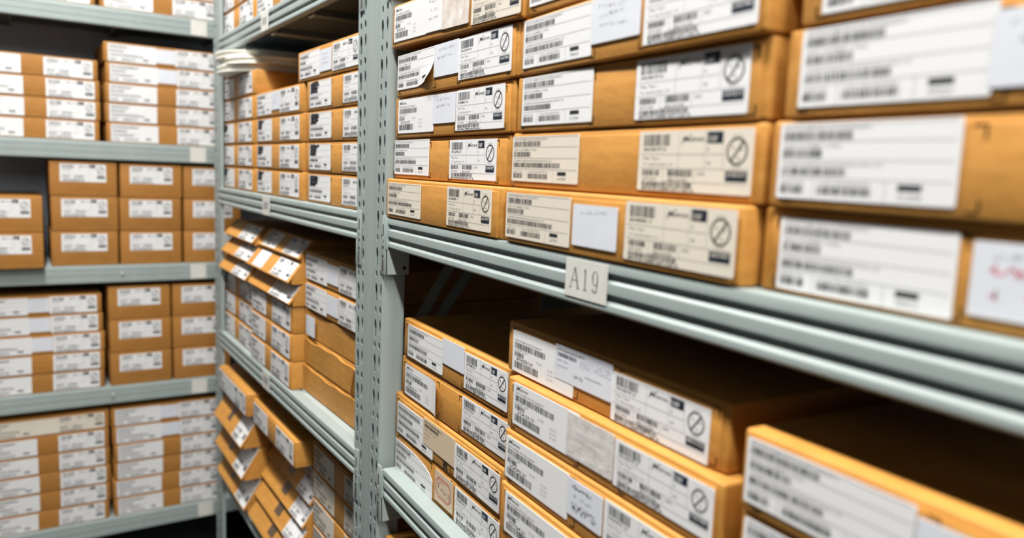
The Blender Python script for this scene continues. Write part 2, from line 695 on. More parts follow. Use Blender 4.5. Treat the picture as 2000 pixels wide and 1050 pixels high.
def lerp_shear(k, zref, zmin=0.80):
    return lambda z: k * (zref - max(z, zmin))


BEAM_PROFILE = [(0.0235, 0.0), (0.0022, 0.0), (0.0006, -0.0006), (0.0, -0.0020), (0.0, -0.0095), (0.0042, -0.0118), (0.0046, -0.0135),
                (0.0016, -0.0178), (0.0002, -0.0190), (0.0, -0.0205), (0.0, -0.0285), (0.0042, -0.0308), (0.0046, -0.0325),
                (0.0014, -0.0378), (0.0002, -0.0390), (0.0, -0.0405), (0.0, -0.0440), (0.0020, -0.0462), (0.012, -0.0465),
                (0.012, -0.0445), (0.0065, -0.0440), (0.0065, -0.002), (0.0235, -0.002)]


FLAT_PROFILE = [(0.0235, 0.0), (0.0022, 0.0), (0.0006, -0.0006), (0.0, -0.0020), (0.0, -0.0130), (0.0013, -0.0140), (0.0013, -0.0150), (0.0, -0.0162),
                (0.0, -0.0290), (0.0013, -0.0300), (0.0013, -0.0310), (0.0, -0.0322), (0.0, -0.0440), (0.0020, -0.0462), (0.012, -0.0465),
                (0.012, -0.0445), (0.0065, -0.0440), (0.0065, -0.002), (0.0235, -0.002)]


def beam_mesh(x0, x1, flat=False):
    mb = MB()
    mb.prism([(p[0], p[1]) for p in (FLAT_PROFILE if flat else BEAM_PROFILE)], 'x', x0, x1)
    return mb.mesh('beam', [STEEL], smooth_ang=25)


def bracket_mesh(x, side, y0, tall=0.088):
    """connector plate at a beam end: slotted face plate lapping the upright, welded end plate and inner cheek"""
    mb = MB()
    s = side
    xa, xb = sorted((x, x + s * 0.016))
    z0 = -tall
    mb.box(xa, y0 - .0028, z0, xb, y0 - .0003, 0.003, 0.0010, 2)
    xa, xb = sorted((x - s * 0.0022, x))
    mb.box(xa, y0 - .0026, -0.049, xb, 0.0235, -0.0006, 0.0006, 1)
    mb.box(xa, 0.0, z0, xb, 0.036, -0.046, 0.0006, 1)
    c = x + s * 0.009
    for zc, hh in ((-.022, .011), (-.074, .009)):
        mb.box(c - .0013, y0 - .0032, zc - hh, c + .0013, y0 - .0027, zc + hh, 0.0, mi=1)
    for zc in (-.046, -.060):
        mb.cyl((c, y0 - .0029, zc), .0026, .0005, 'y', 12, mi=1)
    mb.cyl((x - s * .0023, 0.028, z0 + .010), .003, .0006, 'x', 12, mi=1)
    mb.box(c - .0010, y0 - .0040, -.036, c + .0022, y0 - .0026, -.030, .0004, 1)
    return mb.mesh('bracket', [STEEL, CUT], smooth_ang=40)


def deck_mesh(x0, x1, depth, z):
    mb = MB()
    mb.box(x0, 0.030, z - 0.003, x1, depth - 0.03, z - 0.0005)
    mb.box(x0, 0.030, z - 0.024, x1, depth - 0.03, z - 0.0031, mi=1)  # underside and ribs carry the painted-in shade colour
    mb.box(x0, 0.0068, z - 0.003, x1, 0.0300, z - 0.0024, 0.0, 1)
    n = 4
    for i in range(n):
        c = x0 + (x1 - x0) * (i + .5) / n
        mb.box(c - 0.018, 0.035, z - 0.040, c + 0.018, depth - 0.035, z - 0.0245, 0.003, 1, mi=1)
    return mb.mesh('deck', [DECK, UNDER_SHADE])


def tag_mesh(w, h, s=None):
    L = Flat(w, h, 3)
    if s == 'A19':
        W = w

        def ser(x, z, l, th=.0007):
            L.rect(x - l / 2, z, x + l / 2, z + th, 1)
        b, t = h * .23, h * .79
        ax, bx = .13 * W, .35 * W
        m = .245 * W
        L.poly([(ax, b), (ax + .0007, b), (m + .0002, t), (m - .0008, t)], 1)
        L.poly([(bx - .0022, b), (bx, b), (m + .0006, t), (m - .0012, t)], 1)
        zc = b + (t - b) * .36
        L.rect(ax + .0016, zc, bx - .0030, zc + .0006, 1)
        ser(ax + .0004, b, .0045)
        ser(bx - .001, b, .0050)
        x1 = .50 * W
        L.rect(x1 - .0009, b, x1 + .0009, t, 1)
        L.poly([(x1 - .0030, t - .0030), (x1 - .0009, t - .0022), (x1 - .0002, t), (x1 - .0014, t - .0008)], 1)
        ser(x1, b, .0060)
        cx, cz = .735 * W, b + (t - b) * .66
        rx, rz = .0046, (t - b) * .34
        for i in range(28):
            p, q = 2 * PI * i / 28, 2 * PI * (i + 1) / 28

            def P(a, k):
                e = .0007 + .0011 * abs(math.cos(a))
                return (cx + (rx - k * e) * math.cos(a), cz + (rz - k * .0008) * math.sin(a))
            L.poly([P(p, 0), P(q, 0), P(q, 1), P(p, 1)], 1)
        L.stroke([(cx + rx - .0009, cz), (cx + rx - .0012, cz - rz * 1.1), (cx + rx * .45, b + .0009), (cx - rx * .1, b + .0004), (cx - rx * .7, b + .0020)], .0014)
        L.arc(cx - rx * .72, b + .0026, 0, .0011, n=10)
    elif s:
        for k in range(3):
            L.fr(.2 + .22 * k, .3, .33 + .22 * k, .7, 4)
    return L.build('tag', [TAGMAT, TAGINK, TAGMAT, RED, GREYINK, NAVY, PINK], cr=0.0006)


def brace_mesh(p, q, wd=0.022, th=0.003):
    """flat bar between two points in a plane of constant x"""
    mb = MB()
    (y0, z0), (y1, z1) = p, q
    l = math.hypot(y1 - y0, z1 - z0)
    ny, nz = -(z1 - z0) / l * wd / 2, (y1 - y0) / l * wd / 2
    pts = [(y0 - ny, z0 - nz), (y1 - ny, z1 - nz), (y1 + ny, z1 + nz), (y0 + ny, z0 + nz)]
    mb.prism(pts, 'x', -th / 2, th / 2)
    return mb


TOP = 2.30
DEP = 0.42

# ---- near rack (shelf tagged A19)
rackB = empty('shelving_rack', FRAME_B, 'grey-green steel rack bay with the A19 tag on its front beam', 'shelving rack', 'steel shelving racks')
mb = MB()
slotted_strip(mb, 0.0165, 0.0555, -0.0006, 0.02, TOP, (0.0285, 0.0485, 1), zoff=1.7195 - 0.0578 * 29)
mb.prism([(0.0555, -0.0006), (0.0568, -0.0001), (0.0578, 0.0012), (0.0580, 0.0034), (0.0580, 0.018), (0.0572, 0.020), (0.0572, 0.036), (0.0530, 0.038),
          (0.0530, 0.036), (0.0552, 0.0345), (0.0552, 0.020), (0.0556, 0.018), (0.0556, 0.0012)], 'z', 0.02, TOP, cut=0.80)
mb.prism([(.0165, .0006), (.0175, .0006), (.0175, .030), (.0552, .030), (.0552, .031), (.0165, .031)], 'z', 0.02, TOP, cut=0.80)
mb.prism([(.0180, .0050), (.0545, .0050), (.0545, .0060), (.0180, .0060)], 'z', 0.02, TOP, mi=1, cut=0.80)  # added liner, coloured near-black so the slots look dark
mesh_obj('upright_post', mb.mesh('post', [STEEL, HOLE_SHADE], lerp_shear(-0.0140, 1.73), 30), rackB)
XB1 = 1.175
for (nm, xx, yy) in (('upright_post', XB1 + .002, -0.004), ('upright_post', XB1 + .002, DEP - .04), ('upright_post', 0.004, DEP - .04)):
    mb = MB()
    mb.prism([(0, 0), (.04, 0), (.04, .036), (.038, .036), (.038, .002), (.002, .002), (.002, .036), (0, .036)], 'z', 0.0, TOP)
    mesh_obj(nm, mb.mesh('post', [STEEL]), rackB, (xx, yy, 0))
for lv, (zt, x0) in enumerate(((1.4240, .0665), (1.0260, .0675), (0.628, .0640), (0.225, .058), (1.8360, .0655))):
    for yy in (0, DEP - .03):
        bo = mesh_obj('beam', beam_mesh(x0, XB1) if yy == 0 else cached(('rb', lv), lambda: MB().box(x0, 0.0, -.046, XB1, .02, -.025).mesh('rearbeam', [STEEL])), rackB, (0, yy, zt))
        if yy == 0:
            mesh_obj('end_bracket', bracket_mesh(x0, -1, -.0006), bo)
            if lv == 0:
                t_ = mesh_obj('shelf_tag', tag_mesh(0.0665, 0.0365, 'A19'), bo, (0.558, -0.0006, -0.0395))
                t_['label'] = 'white paper tag printed A19'
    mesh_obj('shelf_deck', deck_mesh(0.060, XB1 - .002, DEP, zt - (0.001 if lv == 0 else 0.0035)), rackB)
for (p, q) in (((.065, 1.235), (.165, 1.40)), ((.098, 1.235), (.215, 1.40))):
    (y0, z0), (y1, z1) = p, q
    k = (z1 - z0) / (y1 - y0)
    mb = brace_mesh((max(.045, y0 - (z0 - 1.09) / k), z0 + k * (max(.045, y0 - (z0 - 1.09) / k) - y0)), (y1 + (1.62 - z1) / k * .6, z1 + (1.62 - z1) * .6), 0.016)
    mesh_obj('diagonal_brace', mb.mesh('brace', [STEEL]), rackB, (0.020, 0, 0))

# ---- far bay, left of the upright
rackA = empty('shelving_rack', FRAME_A, 'grey-green steel rack bay beyond the slotted upright, five shelves of mixed boxes', 'shelving rack', 'steel shelving racks')


def post_shear(x, z):
    # the two uprights lean together: the edge behind the near upright follows that one
    d = 1.73 - max(z, 0.80)
    return 0.0160 * d if x < -0.004 else -0.0140 * d


def post_a(sgn_key, zoff):
    mb = MB()
    X = -0.0105
    slotted_strip(mb, X - .0745, X - .0335, 0.0036, 0.02, TOP, (X - .0635, X - .0450, 1), zoff=zoff)
    mb.prism([(X - .0335, .0036), (X - .0318, .0032), (X - .0300, .0020), (X - .0262, .0012), (.0085, .0012), (.0112, .0020),
              (.0132, .0032), (.0135, .0085), (.0122, .0085), (.0118, .0040), (.0100, .0024), (X - .0255, .0024), (X - .0290, .0034), (X - .0335, .0046)], 'z', 0.02, TOP, cut=0.80)
    mb.prism([(X - .0735, .0080), (X - .0342, .0080), (X - .0342, .0088), (X - .0735, .0088)], 'z', 0.02, TOP, mi=1, cut=0.80)  # added liner plate with the hole shade as its colour
    mb.prism([(X - .0745, .0036), (X - .0755, .0041), (X - .0760, .0055), (X - .0760, .0095), (X - .0745, .0095), (X - .0745, .0055)], 'z', 0.02, TOP, cut=0.80)
    return mb


mesh_obj('upright_post', post_a(1, 1.7285 - .0585 * 29).mesh('post', [STEEL, HOLE_SHADE], post_shear, 30), rackA)
mesh_obj('upright_post', post_a(1, 0.03).mesh('post', [STEEL, HOLE_SHADE], None, 30), rackA, (-1.124, 0, 0))
for xx in (-1.20, -0.04):
    mb = MB()
    mb.prism([(0, 0), (.04, 0), (.04, .036), (.038, .036), (.038, .002), (.002, .002), (.002, .036), (0, .036)], 'z', 0.0, TOP)
    mesh_obj('upright_post', mb.mesh('post', [STEEL]), rackA, (xx, DEP - .04, 0))
LEV_A = (1.8360, 1.4240, 1.0125, 0.6010, 0.190)
for lv, zt in enumerate(LEV_A):
    xe = -0.0735 + 0.0150 * (1.73 - zt) * .8
    x0 = -1.150
    for yy in (0, DEP - .03):
        bo = mesh_obj('beam', cached(('ba', lv, yy), (lambda: beam_mesh(x0, xe)) if yy == 0 else (lambda: MB().box(x0, 0, -.046, xe, .02, -.025).mesh('rearbeam', [STEEL]))), rackA, (0, yy, zt))
        if yy == 0:
            mesh_obj('end_bracket', bracket_mesh(xe, 1, .0036), bo)
            if lv < 3:
                sx = (-.678, -.664, -.664)[lv]
                mesh_obj('shelf_tag', cached('tagA', lambda: tag_mesh(0.060, 0.042, 'x')), bo, (sx, -0.0006, -0.044))
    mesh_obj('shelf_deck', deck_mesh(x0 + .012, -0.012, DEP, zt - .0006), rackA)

# ---- back rack across the end of the aisle
rackC = empty('shelving_rack', FRAME_C, 'grey-green steel rack across the end of the aisle, with grey back panel', 'shelving rack', 'steel shelving racks')
CX0, CX1 = -0.66, 0.62
for xx in (CX0 - .045, CX1 + .005):
    for yy in (-.002, DEP - .04):
        mb = MB()
        mb.prism([(0, 0), (.04, 0), (.04, .036), (.038, .036), (.038, .002), (.002, .002), (.002, .036), (0, .036)], 'z', 0.0, TOP + .1)
        mesh_obj('upright_post', mb.mesh('post', [STEEL]), rackC, (xx, yy, 0))
LEV_C = (1.955, 1.5425, 1.1500, 0.7480, 0.2960)
CB_H = 1.22
for lv, zt in enumerate(LEV_C):
    bo = mesh_obj('beam', cached('bc', lambda: beam_mesh(CX0, CX1, True)), rackC, (0, 0, zt), scale=(1, 1, CB_H))
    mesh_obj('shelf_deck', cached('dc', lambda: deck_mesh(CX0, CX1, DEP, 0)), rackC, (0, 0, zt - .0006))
    tx = (.012, .006, .003, .003, .020)[lv]
    mesh_obj('shelf_tag', cached('tagC', lambda: tag_mesh(0.050, 0.040)), bo, (tx, -0.0006, -0.0430))
    mb = MB()
    mb.cyl((0, 0, 0), .006, .004, 'y', 12)
    if lv in (2, 3):
        mesh_obj('bolt', mb.mesh('bolt', [DECK]), bo, (-.205 if lv == 2 else -.24, -.002, -.02))
mesh_obj('back_panel', MB().box(CX0, DEP - .038, .1, CX1, DEP - .034, TOP).mesh('panel', [PANEL]), rackC)

# ------------------------------------------------------------------ room
def struct(name, me):
    o = mesh_obj(name, me)
    o['kind'] = 'structure'
    return o


struct('floor', MB().box(-1.7, -9.2, -.05, 1.2, 2.4, 0).mesh('floor', [FLOORM]))
struct('ceiling', MB().box(-1.7, -9.2, CEIL, 1.2, 2.4, CEIL + .05).mesh('ceiling', [CEILM]))
struct('wall_right', MB().box(1.0, -9.2, 0, 1.05, 2.4, CEIL).mesh('wall', [DARKWALL]))
struct('wall_left', MB().box(-1.65, -9.2, 0, -1.6, 2.4, CEIL).mesh('wall', [WALLM]))
struct('wall_back', MB().box(-1.6, 2.30, 0, 1.0, 2.35, CEIL).mesh('wall', [DARKWALL]))
struct('wall_front', MB().box(-1.6, -9.15, 0, 1.0, -9.10, CEIL).mesh('wall', [WALLM]))
for i, (lx, ly, rz) in enumerate(LAMPS):
    pos = ('at the far end of the aisle', 'fifth from the back rack', 'fourth from the back rack', 'third from the back rack', 'second from the back rack', 'nearest the back rack')[i]
    lr = empty('ceiling_lamp', Matrix.Translation((lx, ly, CEIL)) @ Matrix.Rotation(math.radians(rz), 4, 'Z'), 'white fluorescent ceiling lamp ' + pos, 'lamp', 'ceiling lamps')
    mesh_obj('housing', cached('lh', lambda: MB().box(-.07, -.63, -.05, .07, .63, -.0005, .004, 1).mesh('housing', [LAMPBODY])), lr)
    for sx in (-.03, .03):
        mesh_obj('tube', cached('lt', lambda: MB().cyl((0, 0, 0), .012, 1.2, 'y', 12).mesh('tube', [GLOW])), lr, (sx, 0, -.064))

# ------------------------------------------------------------------ boxes on the near rack
STD = ((0.016, 0.144, 0.0065, 0.0545), (0.214, 0.344, 0.0065, 0.0545))


def nbox(x, y, z, W, H, labels, text, group, yaw=0.0, slits=STD, roll=0.0, D=0.36):
    labs = []
    for i, it in enumerate(labels):
        kind, x0, x1, z0, z1 = it[:5]
        d = dict(it[5]) if len(it) > 5 else {}
        nm = d.pop('name', {'note': 'paper_note', 'blank': 'paper_note'}.get(kind, 'label'))
        me = label_mesh(kind, x1 - x0, z1 - z0, hash((round(x, 3), round(z, 3), i)) & 0xffff, **d)
        labs.append((nm, x0, z0, me, (1, 1)))
    return reel_box(place(FRAME_B, x, y, z, yaw, roll), W, D, H, labs, text, group, slits)


Z0 = 1.4244
P = 0.0597
H = 0.0588
GB = 'flat boxes on the A19 shelf'


def zr(i):
    return Z0 + P * i


def peel(x, y, z):
    a = max(0.0, (x - .075) / .055) * max(0.0, 1 - z / .035)
    return (x - .004 * a, y - .010 * a * a, z + .006 * a)


nbox(.058, .0005, zr(0), .366, .0590, [('customer', .013, .138, .0065, .0535, dict(paper=CREAM, bars=(.42, .28, .72), num='63781')),
     ('main', .224, .344, .006, .055, dict(paper=CREAM, code='BXXBZRR 11', num='283787', part='MT40A1G8SA-062 K-E 17 W'))],
     'worn flat box with cream labels, bottom of the A19 stack next to the upright', GB, slits=())
nbox(.056, .012, zr(1), .362, H, [('customer', .009, .138, .0065, .0565, dict(num='298337')), ('main', .205, .332, .005, .054, dict(code='BYQLPRZ 41', num='298337', rev='2', part='MT29F2G08ABAEA-IT E'))],
     'flat box directly on the worn bottom box next to the upright, A19 shelf', GB, slits=((.006, .141, .0065, .0565), (.203, .335, .005, .054)))
nbox(.063, .010, zr(2), .362, H, [('maker', .019, .147, .0065, .0550, dict(b=.50)), ('note', .1465, .2155, .0165, .0545, dict(n=2)), ('main', .217, .343, .0055, .0550, dict(code='BYQMBX1 41', num='129211', rev='J', part='MT48LC4M16A2P-6A J'))],
     'flat box with a wide grey handwritten note between labels, third up beside the upright, A19', GB)
nbox(.072, .008, zr(3), .362, H, [('customer', .009, .141, .0095, .0585, dict(bend=peel, bars=(.52, .34, .58))), ('note', .1405, .2160, .0170, .0585, dict(n=2)), ('main', .2155, .349, .0075, .0570, dict(code='DRCRDYF 21', num='135785'))],
     'flat box with a peeling label corner, fourth up beside the upright on the A19 shelf', GB)
nbox(.0595, .0035, zr(4) + .0114, .386, .0615, [('maker', .0145, .133, .0080, .0575, dict(b=.52)), ('note', .1325, .186, .0090, .0580, dict(n=3, paper=PAPER)), ('blank', .1855, .262, .0080, .0585, dict(name='torn_tape', paper=TORN)),
     ('main', .268, .385, .0045, .0540, dict(paper=CREAM, num='135785', code='DSA5LDGT 41'))],
     'jutting top box with a torn brown paper patch, beside the upright on the A19 shelf', GB, slits=((.0125, .186, .0080, .0575),), roll=1.62)
# middle stack
nbox(.433, .000, zr(0), .347, .0590, [('customer', .005, .130, .0060, .0540, dict(paper=CREAM, bars=(.40, .27, .72), num='63781')),
     ('note', .1355, .204, .0100, .0488, dict(n=1, paper=BLUISH)), ('main', .215, .343, .0060, .0555, dict(paper=CREAM, num='283787', code='BXXBZRR 11'))],
     'flat box with a small white handwritten note directly above the A19 tag', GB, slits=())
nbox(.4245, .010, zr(1), .3600, H, [('customer', .005, .133, .0070, .0550, dict(paper=CREAM, bars=(.42, .27, .72), num='63781')), ('main', .224, .352, .0060, .0550, dict(paper=CREAM, num='298337'))],
     'flat box with two cream labels and no note, second up above the A19 tag', GB, slits=())
nbox(.431, .010, zr(2), .354, H, [('customer', .015, .144, .0065, .0565, dict(bars=(.45, .28, .42), num='21286')), ('main', .208, .3365, .0055, .0550, dict(num='129211'))],
     'flat box with white labels, third up in the middle A19 stack, partly shaded', GB)
nbox(.434, .0085, zr(3), .352, H, [('customer', .013, .141, .0065, .0555, dict(bars=(.45, .28, .58), num='78403')), ('note', .1405, .2130, .0160, .0560, dict(n=3)), ('main', .218, .345, .0060, .0555, dict(num='135785'))],
     'skewed flat box overhanging its neighbour, fourth up in the middle A19 stack', GB, yaw=-1.2)
nbox(.447, .008, zr(4) + .0004, .362, H, [('customer', .009, .141, .0085, .0565, dict()), ('main', .216, .345, .0060, .0555, dict())],
     'topmost box in the middle A19 stack, only its lower edge in view', GB)
# stack beyond the frame
nbox(.7855, .015, zr(0), .362, .0590, [('customer', .017, .1415, .0035, .0530, dict(num='78412', bars=(.42, .25, .45))), ('note', .150, .220, .0085, .0495, dict(n=1, extra=lambda L: [L.scribble(q, .30, q + .10, .46, 9, .0010, 6) for q in (.12, .27, .34, .46, .58, .66, .8)] + [L.scribble(q, .62, q + .07, .76, 7, .0010, 6) for q in (.15, .42, .66)]))],
     'nearest bottom box on the A19 shelf, with red handwriting on a note', GB)
nbox(.791, .010, zr(1), .362, H, [('customer', .009, .134, .0065, .0565, dict(num='21298', bars=(.42, .25, .40)))],
     'nearest box second up on the A19 shelf, one label then bare cardboard', GB)
nbox(.798, .010, zr(2), .362, H, [('customer', .014, .139, .0070, .0570, dict(num='47220', bars=(.45, .28, .50))), ('note', .1375, .205, .0110, .0510, dict(n=2))],
     'nearest box third up on the A19 shelf, grey note overlapping its label', GB)
nbox(.806, .010, zr(3), .362, H, [('customer', .019, .144, .0060, .0560, dict(num='78412', bars=(.42, .28, .50))), ('main', .214, .344, .0060, .0555, dict())],
     'nearest topmost box on the A19 shelf, cut off by the frame', GB)

# ---- shelf below the A19 beam
GL = 'flat boxes on the shelf below A19'
ZL = 1.0228


def lab_cut(w, h):
    return [(0, 0), (w, 0), (w, h * .62), (w * .93, h * .78), (w * .80, h * .90), (w * .62, h * .97), (w * .45, h), (0, h)]


def curl_r(x, y, z):
    a = max(0.0, (x - .095) / .035)
    return (x - .003 * a * a, y - .005 * a * a, z)


nbox(.0525, .027, ZL, .360, .0612, [('customer', .007, .151, .0010, .0480, dict(num='12022', outline=lab_cut(.144, .047), bars=(.40, .28, .50))),
     ('blank', .162, .2215, .0090, .0540, dict(name='stamped_sticker', paper=TAN, extra=lambda L: (
         L.stroke([(.012, .008), (.045, .008), (.054, .016), (.054, .030), (.046, .037), (.012, .037), (.004, .029), (.004, .015), (.012, .008)], .0011, 3),
         L.stroke([(.013, .0105), (.044, .0105), (.0515, .017), (.0515, .029), (.045, .0345), (.013, .0345), (.0065, .028), (.0065, .016), (.013, .0105)], .0007, 3),
         L.poly([(.013, .0108), (.044, .0108), (.0512, .017), (.0512, .029), (.045, .0342), (.013, .0342), (.0068, .028), (.0068, .016)], 2, 0.5),
         L.scrawl(.16, .58, 4, .0100, .0013, 1), L.scrawl(.52, .62, 5, .0070, .0008, 1), L.scrawl(.25, .36, 5, .0040, .0005, 3), L.hl(.70, .2, .8, 3)))),
     ('main', .227, .352, .0030, .0530, dict(code='BYJXMGGX 21', num='33021'))],
     'bottom box by the upright under A19, with a red octagonal stamp sticker', GL)


def brush(L):
    # hand-lettered character on bare cardboard
    def s(pts, w=.0024):
        L.stroke([(p[0] * L.w, p[1] * L.h) for p in pts], w, 1)
    s([(.1, .70), (.48, .72)])
    s([(.3, .98), (.3, .10), (.18, .18)])
    s([(.1, .36), (.48, .50)])
    s([(.52, .66), (.86, .66), (.84, .2), (.98, .08), (.99, .22)])
    s([(.68, .95), (.64, .45), (.5, .08)])
    s([(.55, .42), (.72, .34)])


b2 = nbox(.0520, .0255, ZL + .0620, .360, .0608, [('customer', .0155, .153, .0005, .0500, dict(num='63381', bars=(.62, .42, .62))),
     ('blank', .1195, .226, .0160, .0550, dict(name='tan_sticker', paper=TAN, extra=lambda L: (
         L.text('MT29F256G08CMCBBJ4-5', .05, .16, .0040, 1, bold=.01, fit=.55), L.bars(.05, .20, .50, .32), L.text('QTY 1000   LOT', .05, .46, .0034, 4, fit=.4),
         L.text('D/C 2014', .05, .62, .0034, 4, fit=.18), L.text('COO', .05, .78, .0034, 4, fit=.12)))),
     ('main', .226, .352, .0040, .0520, dict(code='BYM6XBD 21', num='31112'))],
     'box with a tan sticker and brushed black character, second up by the upright under A19', GL)
Lc = Flat(.0165, .020, 1)
brush(Lc)
me = bpy.data.meshes.new('brush')
me.from_pydata(Lc.v, [], Lc.f)
me.materials.append(INK)
me.materials.append(INK)
me.polygons.foreach_set('material_index', [1] * len(me.polygons))
o_ = mesh_obj('brushed_character', me, b2, (.187, -.0019, .0005))
nbox(.0645, .030, ZL + .1240, .360, .0608, [('maker', .020, .152, .0050, .0530, dict(bend=curl_r, b=.62)), ('main', .222, .350, .0105, .0565, dict(code='BYXZ9LE 21', num='30221'))],
     'box with a curling label, third up by the upright under A19', GL)
nbox(.0700, .030, ZL + .1858, .337, .0600, [('customer', .022, .150, .0050, .0540, dict(num='12766', bars=(.46, .30, .55))), ('blank', .1495, .2180, .0240, .0595, dict(paper=BLUISH)),
     ('main', .2195, .336, .0070, .0550, dict(code='DB7NBBZ 41', num='40112'))],
     'topmost box by the upright under A19, blank grey paper between its labels', GL)
ZM = 1.0228
nbox(.444, .030, ZM, .338, .0665, [('maker', .02, .15, .006, .056, dict())], 'bottom box at the foot of the middle stack under A19', GL)
nbox(.443, .002, ZM + .0672, .338, .0608, [('maker', .016, .143, .0085, .0550, dict(l2='2CTQA.21', b=.62)), ('main', .198, .325, .0080, .0550, dict())],
     'lowest visible box of the middle stack under A19, glossy curled label', GL)
nbox(.441, .006, ZM + .1286, .336, .0602, [('maker', .008, .134, .0075, .0550, dict(l2='2CA2PJ1.21', b=.60)), ('note', .1345, .1915, .0160, .0535, dict(n=3, extra=lambda L: (L.scribble(.15, .10, .6, .24, 26, .0006, 1), L.scribble(.12, .62, .85, .86, 40, .0006, 1)))),
     ('main', .194, .322, .0060, .0545, dict(code='DRA7P01 21'))],
     'box with a crossed-out handwritten note, second below the top, middle stack under A19', GL)
nbox(.437, .010, ZM + .1893, .336, .0590, [('maker', .017, .145, .0095, .0565, dict(l2='2CA:23.15', b=.62)), ('blank', .126, .2015, .0110, .0550, dict(name='clear_tape', paper=CRINK)), ('main', .203, .328, .0090, .0525, dict())],
     'box with crinkled clear tape across its front, under the top box below A19', GL)
nbox(.411, .023, ZM + .2488, .350, .0580, [('maker', .015, .139, .0030, .0500, dict(logo=False, l2='BYN2ZRC.41', b=.52)), ('blank', .1045, .2030, .0170, .0535, dict(name='sticker', paper=BLUISH, extra=lambda L: (
     L.text('MTFC4GACAJCN-4M IT', .04, .17, .0040, 1, fit=.50), L.bars(.04, .22, .40, .33), L.text('QTY 1000', .04, .48, .0036, 4, fit=.2), L.text('LOT 50317', .04, .64, .0036, 4, fit=.2),
     [L.scrawl(.46, .34 + .11 * q, 14, .0060, .0003, 4) for q in range(2)], L.text('(A12)', .36, .78, .0052, 1, fit=.16), L.text('CHINA XIAMEN', .55, .66, .0030, 4, fit=.28)))),
     ('main', .203, .331, .0020, .0480, dict(num='40112'))],
     'topmost box of the middle stack under A19, pencilled sticker between labels', GL)
for i in range(5):
    txt = ('hidden bottom box of the nearest stack under A19', 'hidden second box of the nearest stack under A19', 'hidden third box of the nearest stack under A19',
           'nearest box one below the top under A19', 'nearest topmost box under A19, at the frame corner')[i]
    labs = [('customer', .006, .133, .0080, .0555, dict(bars=(.45, .28, .50))), ('note', .1340, .205, .0100, .0500, dict(n=2)), ('main', .208, .337, .006, .055, dict())]
    if i < 3:
        continue
    nbox(.7945, .0025 + (.003 if i == 3 else 0), ZM + .0605 * i, .362, .0598, labs, txt, GL)
me = MB().box(0, 0, 0, .362, .33, .1806, .003, 2).mesh('carton', [KRAFT])
o_ = mesh_obj('cardboard_box', me)
o_.matrix_world = place(FRAME_B, .796, .030, ZM)
tag(o_, 'tall plain box at the foot of the nearest stack under A19', 'box', GL)
# lowest shelf, one corner in view
me = MB().box(0, 0, 0, .362, .36, .2166, .003, 2).mesh('carton', [KRAFT])
o_ = mesh_obj('cardboard_box', me)
o_.matrix_world = place(FRAME_B, .052, .012, .6284)
tag(o_, 'tall plain box two shelves below A19, under the corner box', 'box', 'boxes two shelves below A19')
nbox(.052, .012, .8456, .362, .0600, [('customer', .016, .144, .006, .055, dict()), ('main', .214, .344, .006, .055, dict())],
     'box corner peeking out two shelves below A19 beside the upright', 'boxes two shelves below A19')

# ------------------------------------------------------------------ shared label templates for the other bays
LW, LH = .130, .049
TPL = {
    'c1': label_mesh('customer', LW, LH, 11), 'c2': label_mesh('customer', LW, LH, 12, bars=(.55, .3, .45)), 'c3': label_mesh('customer', LW, LH, 13, bars=(.36, .3, .7)),
    'x1': label_mesh('blackout', LW, LH, 21), 'x2': label_mesh('blackout', LW, LH, 22, bars=(.3, .2, .4)), 'x3': label_mesh('blackout', LW, LH, 23, bars=(.3, .2, .4)),
    'm1': label_mesh('main', LW, LH, 31), 'm2': label_mesh('main', LW, LH, 32, code='BYQKX81 41', num='298337', dark='SDI'), 'm3': label_mesh('main', LW, LH, 33, code='BXX2ZRR 11', num='129211', dark='SDI'),
    'n1': label_mesh('note', .068, LH * .8, 41), 'n2': label_mesh('note', .068, LH * .8, 42, n=2), 'n0': label_mesh('blank', .068, LH * .8, 43, paper=BLUISH),
    'k1': label_mesh('customer', LW, LH, 14, paper=CREAM), 'kn': label_mesh('blank', .068, LH * .8, 44, paper=CREAM), 'km': label_mesh('main', LW, LH, 34, paper=CREAM),
}


def abox(frame, x, y, z, W, H_, spec, text, group, yaw=0.0, D=0.36, flap=True, slits=()):
    """spec: list of (template, x0, x1, z0, z1)"""
    labs = []
    for (k, x0, x1, z0, z1) in spec:
        w, h = (LW, LH) if k[0] != 'n' and k != 'kn' else (.068, LH * .8)
        nm = 'paper_note' if (k[0] == 'n' or k == 'kn') else 'label'
        labs.append((nm, x0, z0, TPL[k], ((x1 - x0) / w, (z1 - z0) / h)))
    return reel_box(place(frame, x, y, z, yaw), W, D, H_, labs, text, group, slits, flap=flap)


# ---- shelf level with A19, bay beyond the upright (local x = -s)
G2 = 'flat boxes level with A19 beyond the upright'
ORD = ('bottom', 'second', 'third', 'fourth', 'fifth')
Z2 = 1.4244
blk = ('x1', 'x2', 'x1', 'x3', 'c1')
for i in range(5):
    j = _rng.uniform(-.002, .002)
    if i < 4:
        spec = [(blk[i], .026, .148, .006, .0545), ('m%d' % (1 + i % 3), .212, .342, .006, .0545)]
        txt = '%s box, stack half hidden by the upright, level with A19, %s' % (ORD[i], 'black marker over its label')
        abox(FRAME_A, -.389 + j, .0155, Z2 + P * i, .366, H, spec, txt, G2, slits=((.024, .150, .006, .0545), (.21, .344, .006, .0545)))
    else:
        spec = [('c1', .020, .140, .006, .0545), ('n1', .142, .208, .010, .0500), ('m1', .213, .343, .006, .0545)]
        abox(FRAME_A, -.449, .0152, Z2 + P * i + .0004, .372, .0600, spec, 'jutting top box with three labels, half hidden by the upright, level with A19', G2)
